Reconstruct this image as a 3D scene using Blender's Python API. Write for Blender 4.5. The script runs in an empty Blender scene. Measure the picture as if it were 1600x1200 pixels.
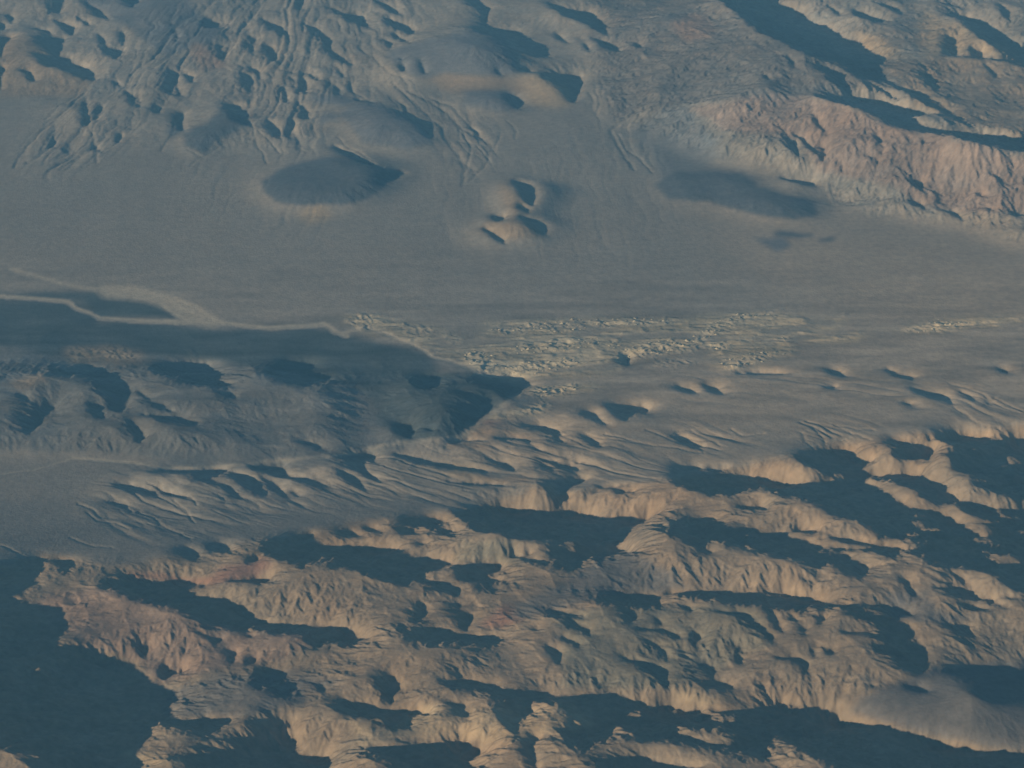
import bpy, math, random
import numpy as np

# ---------------------------------------------------------------- camera, sky, sun, exposure
CAM_H, DEP, VF = 8000., math.radians(26.), math.radians(20.)      # 8 km up, looking 26 degrees down
CD, SD = math.cos(DEP), math.sin(DEP)
FPX = 600 / math.tan(VF / 2)
SUN_EL, SUN_PHI = math.radians(13.5), math.radians(38.)            # the light travels right and a little away
DS = 24.0
XR, Y0, Y1 = 9800., 9300., 33500.
BASE_Y, BASE_Z = [9000, 11000, 13300, 14200, 15300, 17700, 20900, 27900, 34000], [330, 290, 190, 80, 30, 0, 120, 470, 800]
REST, LIFT, CRAG = .34, .75, 55.
BETA, LONG, DAMP, DEBUG = .10, 800., .5, False
HAZE_COL, HAZE_D = (.21, .60, 1.0, 1), 1.2e-5
scene = bpy.context.scene
col = scene.collection
cam_data = bpy.data.cameras.new('camera')
cam = bpy.data.objects.new('camera', cam_data); col.objects.link(cam)
cam.location = (0, 0, CAM_H); cam.rotation_euler = (math.pi / 2 - DEP, 0, 0)
cam_data.sensor_fit = 'HORIZONTAL'; cam_data.angle_x = 2 * math.atan(800 / FPX)
cam_data.clip_start, cam_data.clip_end = 10, 600000
scene.camera = cam

world = bpy.data.worlds.new('World'); scene.world = world; world.use_nodes = True
wn = world.node_tree.nodes; wl = world.node_tree.links
sky = wn.new('ShaderNodeTexSky'); sky.sky_type = 'NISHITA'; sky.sun_disc = False
sky.sun_elevation = SUN_EL
sky.altitude = 2500; sky.air_density = 1.0; sky.dust_density = 0.1; sky.ozone_density = 3.0
# direction towards the sun in plan: (-cos, -sin)
sky.sun_rotation = math.atan2(-math.cos(SUN_PHI), -math.sin(SUN_PHI))
wl.new(sky.outputs[0], wn['Background'].inputs[0]); wn['Background'].inputs[1].default_value = 0.05

sun_data = bpy.data.lights.new('sun', 'SUN'); sun_data.energy = 5.0; sun_data.angle = math.radians(.5)
sun_data.color = (1.0, .81, .57)
sun = bpy.data.objects.new('sun', sun_data); col.objects.link(sun)
from mathutils import Vector
sun.rotation_euler = Vector((math.cos(SUN_PHI) * math.cos(SUN_EL), math.sin(SUN_PHI) * math.cos(SUN_EL),
                             -math.sin(SUN_EL))).to_track_quat('-Z', 'Y').to_euler()
sun.location = (-4000, 8000, 9000)
vs = scene.view_settings
vs.view_transform = 'Standard'; vs.look = 'None'; vs.exposure = 0.72; vs.gamma = 1.0; vs.use_curve_mapping = False
scene.cycles.max_bounces = 4; scene.cycles.diffuse_bounces = 1; scene.cycles.volume_bounces = 0
scene.cycles.use_denoising = True
# ---------------------------------------------------------------- survey of the relief
# outlines of the cast shadows, hills and soils, noted on survey tiles (origin x, origin y, scale)
TILES = {'A': (0, 0, .3375), 'B': (530, 0, .3375), 'C': (1060, 0, .3375),
         'D': (0, 400, .3375), 'E': (530, 400, .3375), 'F': (1060, 400, .3375),
         'G': (0, 800, .3375), 'H': (530, 800, .3375), 'I': (1060, 800, .3375),
         'J': (300, 0, .25), 'K': (700, 560, .25), 'L': (1300, 640, .1875),
         'M': (850, 900, .25), 'N': (0, 0, .25), 'P': (0, 0, 1.0)}

SHADOW = """
G 0,425 190,420 285,470 320,530 285,600 300,630 380,630 390,655 500,670 590,680 655,690 610,710 670,750 720,800 810,815 810,870 780,900 770,960 700,990 690,1030 630,1080 560,1110 600,1130 640,1150 630,1185 270,1185 190,1150 100,1080 0,1040
G 770,960 900,955 1095,940 1050,985 1000,1020 920,1040 880,1000 800,990
G 860,1130 1000,1120 1100,1090 1105,1065 1060,1050 1180,1045 1180,995 1370,955 1340,1020 1390,1050 1350,1110 1540,1105 1520,1150 1540,1185 870,1185
G 0,250 80,235 200,220 205,250 170,300 140,340 90,360 70,390 100,420 0,425
G 510,340 560,300 640,310 720,320 860,300 870,320 965,320 960,340 870,345 855,365 900,390 1080,390 1050,410 1130,440 1180,490 1280,510 1400,525 1480,515 1540,510 1600,530 1600,595 1540,595 1460,640 1455,600 1400,565 1330,560 1200,540 1160,515 1150,545 1180,580 1100,545 1000,530 930,510 905,480 860,460 800,430 680,415 600,370 570,355
G 1210,175 1270,170 1280,130 1340,120 1450,90 1440,130 1400,145 1600,150 1600,200 1470,225 1440,230 1340,230 1270,210 1250,185
G 970,155 1010,140 1070,150 1060,185 1000,185
G 820,170 880,165 940,205 900,210 830,190
G 1140,215 1210,200 1170,235
G 240,215 330,220 340,250 280,250
G 1070,320 1250,300 1240,325 1130,330
G 760,700 810,720 800,740 760,780 740,770
G 1190,730 1310,730 1320,800 1300,850 1210,800
G 1480,790 1530,830 1490,840
G 655,610 700,600 720,615 660,660
G 980,575 1030,570 1035,600 1000,605
G 1060,630 1110,650 1090,700 1065,680
G 1150,690 1200,640 1190,700 1140,715
G 860,705 810,690 850,745
G 900,600 960,595 920,612
H 560,25 620,40 650,60 640,90 800,95 830,120 1000,130 1100,125 1140,180 1070,190 1020,160 980,170 990,200 1030,210 1020,230 1060,260 1130,235 1240,190 1400,175 1295,155 1330,100 1310,80 1400,50 1460,0 1390,15 1220,20 1190,0 550,0
H 0,155 200,155 270,155 265,195 330,190 390,205 520,210 540,235 600,240 720,215 745,225 760,260 705,290 740,310 740,345 775,365 720,360 680,345 660,325 560,315 520,240 410,260 390,310 340,320 310,345 290,330 260,305 190,290 205,255 100,265 0,250
H 390,315 480,325 560,360 540,385 490,360
H 520,425 660,410 580,430
H 0,530 60,540 140,575 60,605 0,600
H 310,565 400,545 490,535 550,565 650,568 720,575 760,600 700,608 600,595 480,600 350,600
H 180,790 240,750 260,785 300,795 290,830 260,850 270,885 240,890 190,830
H 490,790 560,770 640,785 640,800 530,810
H 640,800 730,780 740,820 990,828 980,870 900,865 770,855 700,835 640,825
H 0,865 110,875 170,885 190,905 250,910 340,905 400,905 450,940 370,935 340,965 310,1000 250,1005 215,960 210,935 150,955 80,945 0,920
H 500,885 590,890 580,925 625,930 600,960 545,950 520,905
H 745,880 880,860 870,910 950,915 860,920 855,945 760,930
H 760,930 830,950 830,1040 770,960
H 140,1085 270,1090 400,1070 600,1050 640,1080 705,1090 610,1130 600,1185 310,1185 250,1160 200,1120
H 860,1060 950,1040 900,1080 930,1185 880,1150
H 895,540 970,530 930,543
H 940,465 1140,470 1140,485 1000,475
H 560,480 610,455 620,500 590,555 560,540
H 370,420 420,420 390,480 350,510
H 780,150 850,200 800,215
H 860,160 890,190 870,205
H 120,70 180,65 200,85 140,90
H 270,80 340,75 350,100 300,110
H 300,35 450,20 530,40 440,60 330,55
H 440,95 520,80 590,88 470,105
H 330,140 440,135 400,146
H 0,95 60,85 120,115 0,110
H 845,215 940,218 960,235 880,230
I 0,40 160,25 190,30 205,60 190,95 140,110 100,120 60,110 0,105
I 45,130 130,110 130,135 90,160 160,185 140,200 90,180
I 165,120 220,95 340,80 400,100 470,95 560,125 690,155 740,165 640,175 680,200 660,240 690,270 600,240 500,205 490,180 440,180 400,195 370,165 290,140 180,135
I 680,195 800,195 820,230 880,260 850,295 790,290 740,245
I 510,75 600,65 665,70 660,100 610,105 570,85
I 600,110 760,118 900,150 1030,165 1110,175 1020,190 995,212 960,200 920,165 760,130
I 710,120 800,118 790,128
I 690,0 1090,0 1060,30 1080,70 1180,85 1250,100 1160,110 1130,100 1040,110 970,80 1000,110 940,90 870,60 850,25 780,15
I 1200,0 1290,40 1280,60 1390,90 1380,120 1330,140 1320,190 1400,190 1440,210 1460,240 1520,235 1600,240 1600,350 1520,330 1470,290 1400,265 1280,250 1220,230 1160,220 1160,110 1250,100 1190,80 1210,40
I 1480,30 1600,30 1600,110 1520,110 1480,80 1490,50
I 1500,130 1600,150 1600,220 1540,200 1490,160
I 840,420 950,425 1080,450 1100,480 1010,480 900,445
I 560,380 700,390 650,400 790,425 790,445 620,430 480,440 480,400
I 800,460 870,460 960,490 1080,515 1100,550 1090,575 1150,625 1155,680 1140,720 1110,755 1050,710 1000,660 945,625 955,580 935,535 880,495
I 1240,525 1350,515 1340,550 1370,585 1300,565
I 1230,740 1300,720 1400,700 1480,710 1520,700 1600,740 1600,865 1530,870 1500,885 1440,880 1370,840 1410,820 1400,790 1330,760
I 400,430 460,480 500,560 460,540 430,490
I 500,460 550,500 530,500
I 560,530 600,545 590,580
I 660,470 695,480 650,530 640,520
I 480,660 560,665 610,690 600,740 570,700
I 450,720 490,760 470,770
I 360,760 400,800 390,815
I 50,805 240,785 250,800 210,830 180,810
I 540,905 600,895 660,890 740,910 775,950 900,965 1100,1020 1350,1085 1600,1100 1600,1185 890,1185 720,1155 600,1100 500,1075 500,1040 610,1005 480,1025 400,1070 395,1100 440,1130 350,1135 380,1000 430,910
I 385,855 480,855 570,870 560,885 450,870
I 1050,805 1100,800 1180,830 1100,825
I 870,790 1040,775 900,798
I 740,830 860,820 760,838
I 780,920 950,920 860,932
I 1030,310 1060,310 1100,360 1130,390 1080,360
I 1170,340 1320,350 1420,390 1550,440 1600,450 1480,432 1340,395
I 1240,250 1330,310 1390,360 1300,330
I 1510,370 1560,390 1560,420
I 1280,420 1390,440 1500,450 1340,455
I 500,303 700,303 600,315
I 250,325 420,325 330,334
I 620,605 720,605 680,615
I 400,660 540,662 480,670
I 620,620 645,640 630,680
I 700,615 730,640 715,660
I 740,550 920,540 830,562
L 0,320 150,310 400,290 500,250 650,255 830,215 1010,180 1120,170 1210,200 1600,200 1600,1200 0,1200
F 540,930 690,900 800,880 830,925 760,1185 690,1185 680,1150 620,1120 510,1110 410,1070 300,1085 200,1105 130,1090 80,1075 0,1065 0,1045 60,1020 140,1010 280,1005 400,1005 500,1025 620,1030 780,1020 720,1005 650,990 600,970 560,960
F 130,990 170,975 250,970 180,1000
F 260,1155 400,1155 430,1180 300,1175
F 1085,610 1150,625 1240,640 1270,685 1210,665 1110,635
F 1000,675 1080,680 1100,695 1060,690
F 660,600 730,602 700,615
F 680,530 750,530 770,560 720,550
F 230,538 400,532 560,540 400,548
F 125,595 185,600 195,640 150,625
F 0,600 60,615 100,640 0,620
F 920,520 1010,525 990,540
F 960,545 1100,550 1090,575 1050,560
F 1490,520 1535,522 1510,545
F 1280,625 1340,640 1400,690 1350,660
F 1430,665 1470,690 1440,690
K 60,960 200,930 330,905 520,900 520,935 600,930 860,930 900,970 950,990 1140,965 1200,990 1190,955 1290,945 1300,970 1240,985 1250,1010 1210,1040 1080,1065 1140,1085 1090,1110 1070,1170 1060,1200 800,1200 810,1130 720,1140 600,1130 520,1110 430,1120 340,1085 200,1070 200,1040 130,1010 60,985
K 635,790 740,745 860,735 860,765 760,800 700,850 650,845
K 640,880 760,840 750,870 680,890
K 880,830 960,795 1220,785 1100,800 960,825 900,840
K 1050,830 1240,795 1150,840 1070,845
K 1410,690 1560,660 1600,680 1440,720 1430,745 1600,735 1600,830 1530,800 1430,780
K 1000,295 1210,285 1260,300 1250,345 1160,335 1110,385 1050,350 1010,320
K 830,345 920,330 940,380 1000,420 920,390 870,365
K 440,420 580,400 690,450 700,520 640,480 560,440
K 830,460 930,520 940,555 890,530 840,490
K 0,500 120,495 230,515 100,517 0,525
K 280,492 400,488 500,520 560,570 470,522
K 0,665 130,670 240,700 330,725 200,705 0,690
K 210,615 300,640 370,640 430,690 330,665
K 450,610 520,640 600,660 690,705 600,680
K 540,610 640,640 700,670 760,650 800,690 860,705 780,702 700,690
K 700,590 800,640 870,655 790,645
K 0,768 160,770 380,790 360,802 150,788
K 1430,180 1520,200 1570,222 1500,212
K 1420,465 1500,500 1600,540 1600,555 1480,520
K 60,190 160,230 270,235 280,300 230,360 160,410 80,440 40,400 70,300 150,300 100,240
K 210,100 340,115 440,110 540,165 460,190 420,230 380,250 300,200 260,170 160,130
M 980,215 1250,220 1330,270 1440,380 1450,425 1380,370 1300,280 1200,235
M 490,505 620,540 760,580 770,680 720,640 620,570
M 550,330 720,325 850,360 850,385 760,350
M 640,390 740,430 790,480 790,520 740,490
M 985,520 1080,560 1070,640 1050,655 1030,600
M 1205,500 1250,495 1250,555
M 930,330 980,380 965,420
M 1180,420 1250,430 1250,490 1210,460
M 1090,460 1130,490 1120,520
M 10,420 120,470 100,560 70,500
M 80,360 200,390 230,450 180,420
M 100,290 220,280 290,340 280,370 200,320
M 700,260 750,280 740,320
M 890,170 930,220 910,230
M 960,690 1180,660 1190,700 1130,720 1080,690
M 500,190 580,240 560,285 520,250
M 860,420 890,450 870,480
M 0,720 70,735 240,725 250,750 480,730 580,765 820,760 860,790 1000,810 1200,840 1400,800 1600,820 1600,1070 1500,1010 1390,1045 1370,1075 1430,1120 1350,1130 1160,1080 950,1060 740,1015 620,1025 560,1000 490,940 440,940 390,1000 340,1040 330,1060 240,1060 150,1030 90,985 310,915 200,870 140,830 200,800 130,780 0,780
M 320,145 450,115 580,105 720,115 710,140 740,165 640,190 550,185 500,170 400,165
M 720,110 780,92 1100,88 1540,85 1600,110 1600,190 1450,185 1180,165 1100,130 900,112
M 370,1165 480,1140 640,1130 720,1155 850,1175 1000,1190 1000,1200 400,1200
C 205,0 460,0 540,40 570,35 600,85 680,110 720,130 760,165 850,180 855,210 930,245 960,270 910,280 940,330 960,370 1000,380 900,375 860,370 800,330 740,285 640,275 570,240 510,200 400,150 330,100 290,70 240,35
C 640,310 700,310 760,345 770,390 810,420 730,390 680,340
C 640,440 800,432 930,445 990,470 1100,490 1190,520 1090,540 1130,575 1220,590 1400,605 1500,620 1600,635 1600,705 1520,685 1400,655 1250,625 1060,595 960,560 900,525 820,490 720,470
C 880,390 940,410 1000,440 1060,460 970,445
C 990,395 1120,430 1200,470 1300,540 1320,570 1220,520 1100,450
C 1240,70 1300,65 1420,95 1500,150 1560,190 1600,220 1600,300 1540,290 1530,260 1440,205 1390,165 1330,100
C 1240,170 1270,175 1295,210 1295,260 1240,255
C 1190,256 1530,262 1540,275 1400,275
C 1350,230 1400,240 1410,258 1360,255
C 930,5 1010,30 1040,65 980,45
C 1480,10 1540,50 1545,100 1510,70
C 800,40 900,70 970,100 900,110 820,70
C 690,10 760,60 740,70
C 600,450 640,540 700,620 690,615 640,570
C 520,600 590,640 690,745 640,710
C 490,640 550,660 570,790 540,700
C 870,700 935,745 920,750
C 900,610 945,650 940,710 925,660
C 1110,270 1190,370 1210,430 1170,390
C 1400,280 1480,350 1480,370
C 1060,820 1130,840 1130,890 1080,850
C 1060,920 1130,940 1150,975 1100,950
C 1230,965 1300,990 1330,1020 1280,1000
C 1420,760 1470,810 1450,810
C 1200,870 1220,900 1215,950 1200,930
C 1360,875 1430,905 1400,905
C 1400,940 1500,980 1450,970
C 1510,990 1600,985 1600,998
C 470,825 630,830 640,860 520,840
C 500,250 540,290 540,330
C 380,330 430,365 420,375
C 1120,625 1160,660 1150,665
C 720,720 780,790 760,780
C 650,660 695,690 690,740
B 600,0 650,0 700,40 690,90 685,125 660,110 670,70
B 610,128 700,120 830,140 870,170 930,190 970,230 970,260 920,265 830,240 810,280 860,310 900,335 840,330 820,280 780,220 760,190 690,155
B 930,345 1010,340 1130,345 1120,400 1100,460 1080,470 1040,430 1020,395 960,365
B 970,10 1040,30 1160,45 1200,80 1240,120 1240,165 1190,140 1120,100 1050,70
B 1180,170 1290,210 1310,240 1230,215
B 1120,160 1180,240 1150,220
B 815,840 880,845 905,880 905,940 890,950 850,920 830,880
B 830,930 880,970 880,985 840,960
B 830,1005 900,1010 960,1040 965,1065 950,1090 910,1060 870,1025
B 725,1000 780,995 760,1020 720,1015
B 670,1050 720,1070 770,1130 730,1110
B 200,790 305,800 220,850 170,850
B 250,500 340,530 420,570 440,640 400,610 350,570
B 780,440 830,440 860,480 820,500
B 0,60 100,80 130,120 60,100
B 210,80 330,130 350,160 250,120
B 230,140 330,190 290,190
B 1390,190 1410,215 1380,215
B 1000,140 1040,170 1070,200 1020,180
B 740,310 750,350 720,330
B 290,275 310,320 295,330
B 370,270 400,330 385,340
A 250,0 310,0 290,40 250,70 240,40
A 170,60 240,90 310,110 360,120 330,165 300,120
A 0,165 60,165 30,200 10,260 0,265
A 170,170 300,172 265,260 230,240
A 160,258 330,260 330,290 400,300 440,340 445,375 380,355 300,320 220,300
A 0,300 20,320 10,400 0,430
A 105,325 140,330 170,380 140,360
A 465,220 570,225 540,268 500,250
A 580,0 650,0 620,30
A 390,0 440,30 510,90 450,70
A 140,130 220,140 250,160
A 360,70 430,120 400,115
A 20,60 60,80 50,110
A 0,100 12,115 10,140 0,140
A 940,90 1010,105 1010,130 950,120
A 1050,480 1100,480 1150,540 1155,580 1120,570 1080,520
A 750,395 790,400 790,430
A 720,490 750,490 740,525
A 580,410 610,430 640,500 610,470
A 810,120 825,150 820,195
A 820,540 870,515 850,560 855,610 830,590
A 520,378 555,380 555,405
A 455,150 480,190 490,225 470,200
A 560,140 580,160 570,210
N 770,200 785,250 765,280
J 355,225 395,235 390,320 360,330
J 660,0 695,0 670,60 650,50
J 800,0 860,40 960,80 1020,80 1080,110 1100,180 1060,160 1000,100 900,80
J 440,115 560,170 570,220 500,180
J 690,150 790,180 830,210 860,240 880,310 960,370 1000,410 940,390 870,330 810,260 770,200
J 470,280 520,300 525,390 480,350
J 690,430 760,460 780,500 740,470
J 740,420 790,470 800,510
J 620,420 640,500 660,560 640,540
J 680,470 740,530 720,580 700,560
J 880,390 920,430 950,490 910,450
J 970,490 1000,590 975,560
J 880,500 920,560 910,585
J 350,400 420,440 440,530 410,470
J 330,440 380,500 350,600 345,520
J 580,530 605,590 600,660 585,620
J 690,680 740,690 735,740 700,740
J 650,630 720,670 700,680
J 470,740 520,780 560,830 550,870 500,810
J 630,750 650,760 610,840 585,870 600,800
J 890,910 960,940 1080,1000 1150,1040 1040,1005 940,960
J 1140,0 1240,30 1320,90 1260,70
J 1210,110 1330,150 1400,200 1370,210 1250,160
J 1200,240 1260,270 1260,300
J 80,115 160,135 160,180 100,170
J 170,280 200,290 190,380 175,350
J 1050,620 1140,640 1000,620
N 620,200 640,240 660,290 640,270
N 530,650 560,620 545,700 550,780 530,760
N 610,680 650,640 620,720 590,760
N 800,560 830,600 850,660 820,640
N 860,560 880,600 870,660
N 1060,420 1080,500 1070,580 1060,500
N 1140,440 1200,480 1190,520
N 1130,620 1060,440 1100,440
N 590,860 600,900 630,950 605,930
N 325,850 340,880 320,930
N 770,820 770,860 740,890
D 220,525 330,520 430,505 450,520 520,550 600,600 605,640 585,700 560,720 510,700 500,640 460,590 430,565 380,555 260,555
D 410,670 470,680 480,760 440,730
D 205,690 260,700 190,770 160,800 110,820 130,770
D 710,520 800,490 960,490 1020,550 1040,590 1140,590 960,600 880,580 780,545
D 1250,510 1300,490 1470,490 1450,540 1540,560 1430,600 1340,590 1260,550
D 600,720 720,740 850,745 940,790 900,780 800,770 690,740
D 600,765 640,790 680,830 650,870 620,820
D 1010,630 1070,640 1090,665 1050,650
D 630,610 680,640 700,680 760,690 830,735 720,690
D 670,995 780,985 920,990 1080,980 1020,995 960,1040 990,1055 920,1040 890,1005 750,998
D 1060,1000 1130,1010 1170,1040 1220,1080 1230,1115 1170,1090 1100,1030
D 1020,1055 1060,1070 1110,1110 1110,1125 1060,1105
D 1200,1015 1280,1040 1320,1080 1310,1095 1260,1070
D 1170,980 1320,960 1330,1000 1420,1020 1500,1050 1560,1070 1480,1060 1300,1010
D 530,1060 590,1055 720,1090 730,1115 600,1085
D 690,1045 800,1100 890,1110 780,1112
D 1400,860 1460,870 1520,905 1440,880
D 500,1130 600,1150 580,1165
D 80,640 120,650 130,675 110,665
D 1340,1070 1380,1090 1385,1108 1360,1100
E 350,560 460,555 450,600 370,610
E 260,770 330,780 355,810 340,840 290,820
E 370,780 430,790 460,815 410,800
E 0,930 160,905 170,950 110,930 140,1000 200,1040 150,1030 90,980
E 0,1000 60,1015 130,1080 200,1090 100,1070
E 250,910 330,920 420,940 560,975 540,985 400,955 300,930
E 1290,460 1340,470 1330,510 1300,500
"""

LIT = """
L 155,310 280,275 390,260 460,300 520,310 640,290 680,300 685,345 580,370 460,380 400,395 320,385 200,380 190,340
L 970,258 1025,300 1060,350 950,378 1050,410 1000,470 1050,510 1150,520 1250,560 1360,608 1180,590 1190,630 1290,650 1350,690 1440,690 1500,660 1530,720 1600,730 1600,800 1480,800 1340,770 1200,755 1150,755 1070,745 1040,690 970,660 950,595 830,570 760,530 750,490 640,480 560,490 430,470 300,490 230,485 260,460 380,390 480,385 600,400 700,410 850,430 820,400 850,350 910,310 880,275 800,265 670,268 660,258 820,240
L 255,570 330,540 400,580 500,590 600,625 750,680 750,710 800,750 850,790 920,795 1020,770 1130,790 1100,840 1200,880 1320,910 1400,920 1390,950 1120,930 1050,910 900,850 930,830 820,830 650,800 610,750 550,740 500,690 390,660 370,600
L 1285,235 1340,220 1480,215 1510,240 1400,255 1330,265
L 1100,340 1180,320 1310,345 1180,350
L 1410,420 1500,375 1550,400 1575,435 1500,445
L 1395,470 1450,455 1515,470 1420,482
L 1500,555 1520,500 1540,555 1600,575 1600,585 1550,580
L 1340,800 1420,810 1440,870 1600,900 1600,915 1400,910 1360,870
L 1020,940 1150,945 1300,955 1380,970 1415,1030 1330,1045 1240,1040 1215,1010 1100,970
L 1180,1065 1310,1050 1350,1090 1420,1140 1300,1145 1250,1100
L 625,920 700,905 770,920 820,970 700,980 650,950
L 670,990 850,995 990,1025 900,1030 750,1010
L 640,880 720,850 780,855 770,890
L 0,875 120,890 250,910 260,950 330,975 400,1030 540,1075 800,1065 820,1140 720,1160 600,1145 480,1125 250,1075 100,1060 0,1045
L 0,1085 200,1115 360,1140 330,1155 0,1130
L 0,1165 300,1165 420,1185 430,1200 0,1200
L 530,1170 720,1165 760,1200 580,1200
L 455,985 490,975 540,1015 760,1040 700,1055 580,1040 500,1020
L 0,530 60,525 140,550 60,575 0,575
L 1100,1165 1300,1160 1370,1170 1340,1190 1110,1190
L 1540,1020 1600,970 1600,1045 1550,1045
M 530,790 720,790 720,805 560,808
M 490,835 560,840 650,870 640,890 560,880
M 780,830 860,850 780,865
M 980,830 1060,850 1310,880 1220,910 1040,910 1030,870
M 760,930 980,940 1100,940 1240,1000 1190,1060 1050,1050 900,1000 800,985
M 1320,110 1440,105 1560,140 1480,135
G 0,740 40,732 80,745 40,755
G 165,735 200,725 215,740 180,745
K 210,985 290,970 230,992
K 360,1030 410,1015 410,1045
I 310,110 350,105 390,130 340,132
"""

# ground with its own slope towards the sun: slope value, then the outline
SLOPE = """
.22 P 0,880 70,870 200,880 430,840 540,820 720,795 830,770 1000,755 1090,740 1250,710 1330,690 1500,672 1600,664 1600,1200 0,1200
.02 I 1180,720 1600,690 1600,1100 1350,1085 900,960 760,930 820,860
.14 P 930,0 1600,0 1600,380 1500,345 1310,330 1290,280 1080,230 960,190 930,120
.22 C 80,490 300,460 460,440 600,450 720,475 900,530 1060,600 1250,630 1600,710 1600,990 1400,990 1200,960 900,830 640,800 560,650 240,610
.26 C 1130,80 1190,50 1240,70 1390,170 1530,260 1180,258 1120,150
.22 C 860,130 960,150 1050,240 960,262 860,200
.26 B 740,380 830,350 930,345 1020,395 1080,470 960,490 860,490 830,430
.16 B 430,350 560,320 740,360 740,420 480,410
.28 B 765,850 815,838 830,900 850,930 880,990 800,1000 765,960
.22 B 640,1070 720,1010 800,1000 870,1020 945,1090 840,1115 760,1120
.14 N 0,360 120,350 240,440 330,400 600,500 480,600 200,600 0,600
.18 N 40,230 220,230 310,340 20,360
.20 N 220,120 400,150 440,200 420,230 300,170
.12 D 40,600 220,530 250,560 130,620 60,640
.12 D 270,560 430,565 500,650 500,720 270,740
.10 P 180,740 560,715 900,640 1000,700 860,760 760,790 500,770 300,800
.16 D 540,1020 660,1010 700,1045 600,1055
.16 K 470,820 600,775 640,790 640,880 520,930
.20 K 760,840 960,830 1050,850 1240,800 1600,740 1600,960 1300,960 940,980 860,930 720,900
.06 P 150,0 930,0 930,120 870,140 760,100 560,60 640,140 520,220 400,240 200,230 100,180
-.05 P 0,455 160,460 280,500 500,515 650,550 830,600 820,620 640,600 300,560 0,560
"""

# hills that rise from the plain: height in metres, edge softness, outline
HILL = """
95 16 A 1190,840 1330,770 1500,725 1640,735 1760,765 1880,800 1780,860 1690,930 1580,945 1450,945 1350,950 1230,900
70 12 A 860,620 1050,500 1150,560 1100,600 1030,650 930,720 870,680
55 14 B 0,520 150,470 300,520 440,650 300,690 120,660
170 30 B 210,250 400,180 620,130 760,190 820,270 840,340 700,350 480,340 330,340
40 10 B 540,430 800,430 860,470 800,520 560,490
40 14 C -60,840 0,795 290,795 360,860 460,890 640,935 650,1000 520,1020 300,980 0,940
30 10 C 430,830 640,840 660,890 560,900
120 9 B 765,850 815,838 900,900 890,985 800,1000
95 9 B 640,1070 720,1005 830,1000 960,1060 840,1115 740,1120
260 60 P 1080,60 1300,60 1500,160 1600,220 1600,330 1400,280 1250,240 1120,200
70 18 P 0,585 120,575 200,640 180,690 0,690
60 16 P 200,600 420,570 560,600 560,680 380,710 220,690
60 14 P 620,610 820,590 830,620 740,670 640,680
45 8 D 500,1030 660,1000 1000,1000 900,1060 700,1110
24 8 N 1180,330 1240,260 1380,290 1390,390 1220,430
24 8 N 1190,180 1270,130 1380,170 1340,280 1220,260
26 8 J 740,590 900,590 1060,640 940,670 760,650
22 8 J 760,690 910,700 920,740 820,780
40 8 K 1000,380 1100,300 1260,300 1230,400
50 10 K 480,820 640,770 860,740 880,800 640,900 520,930
"""

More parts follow.
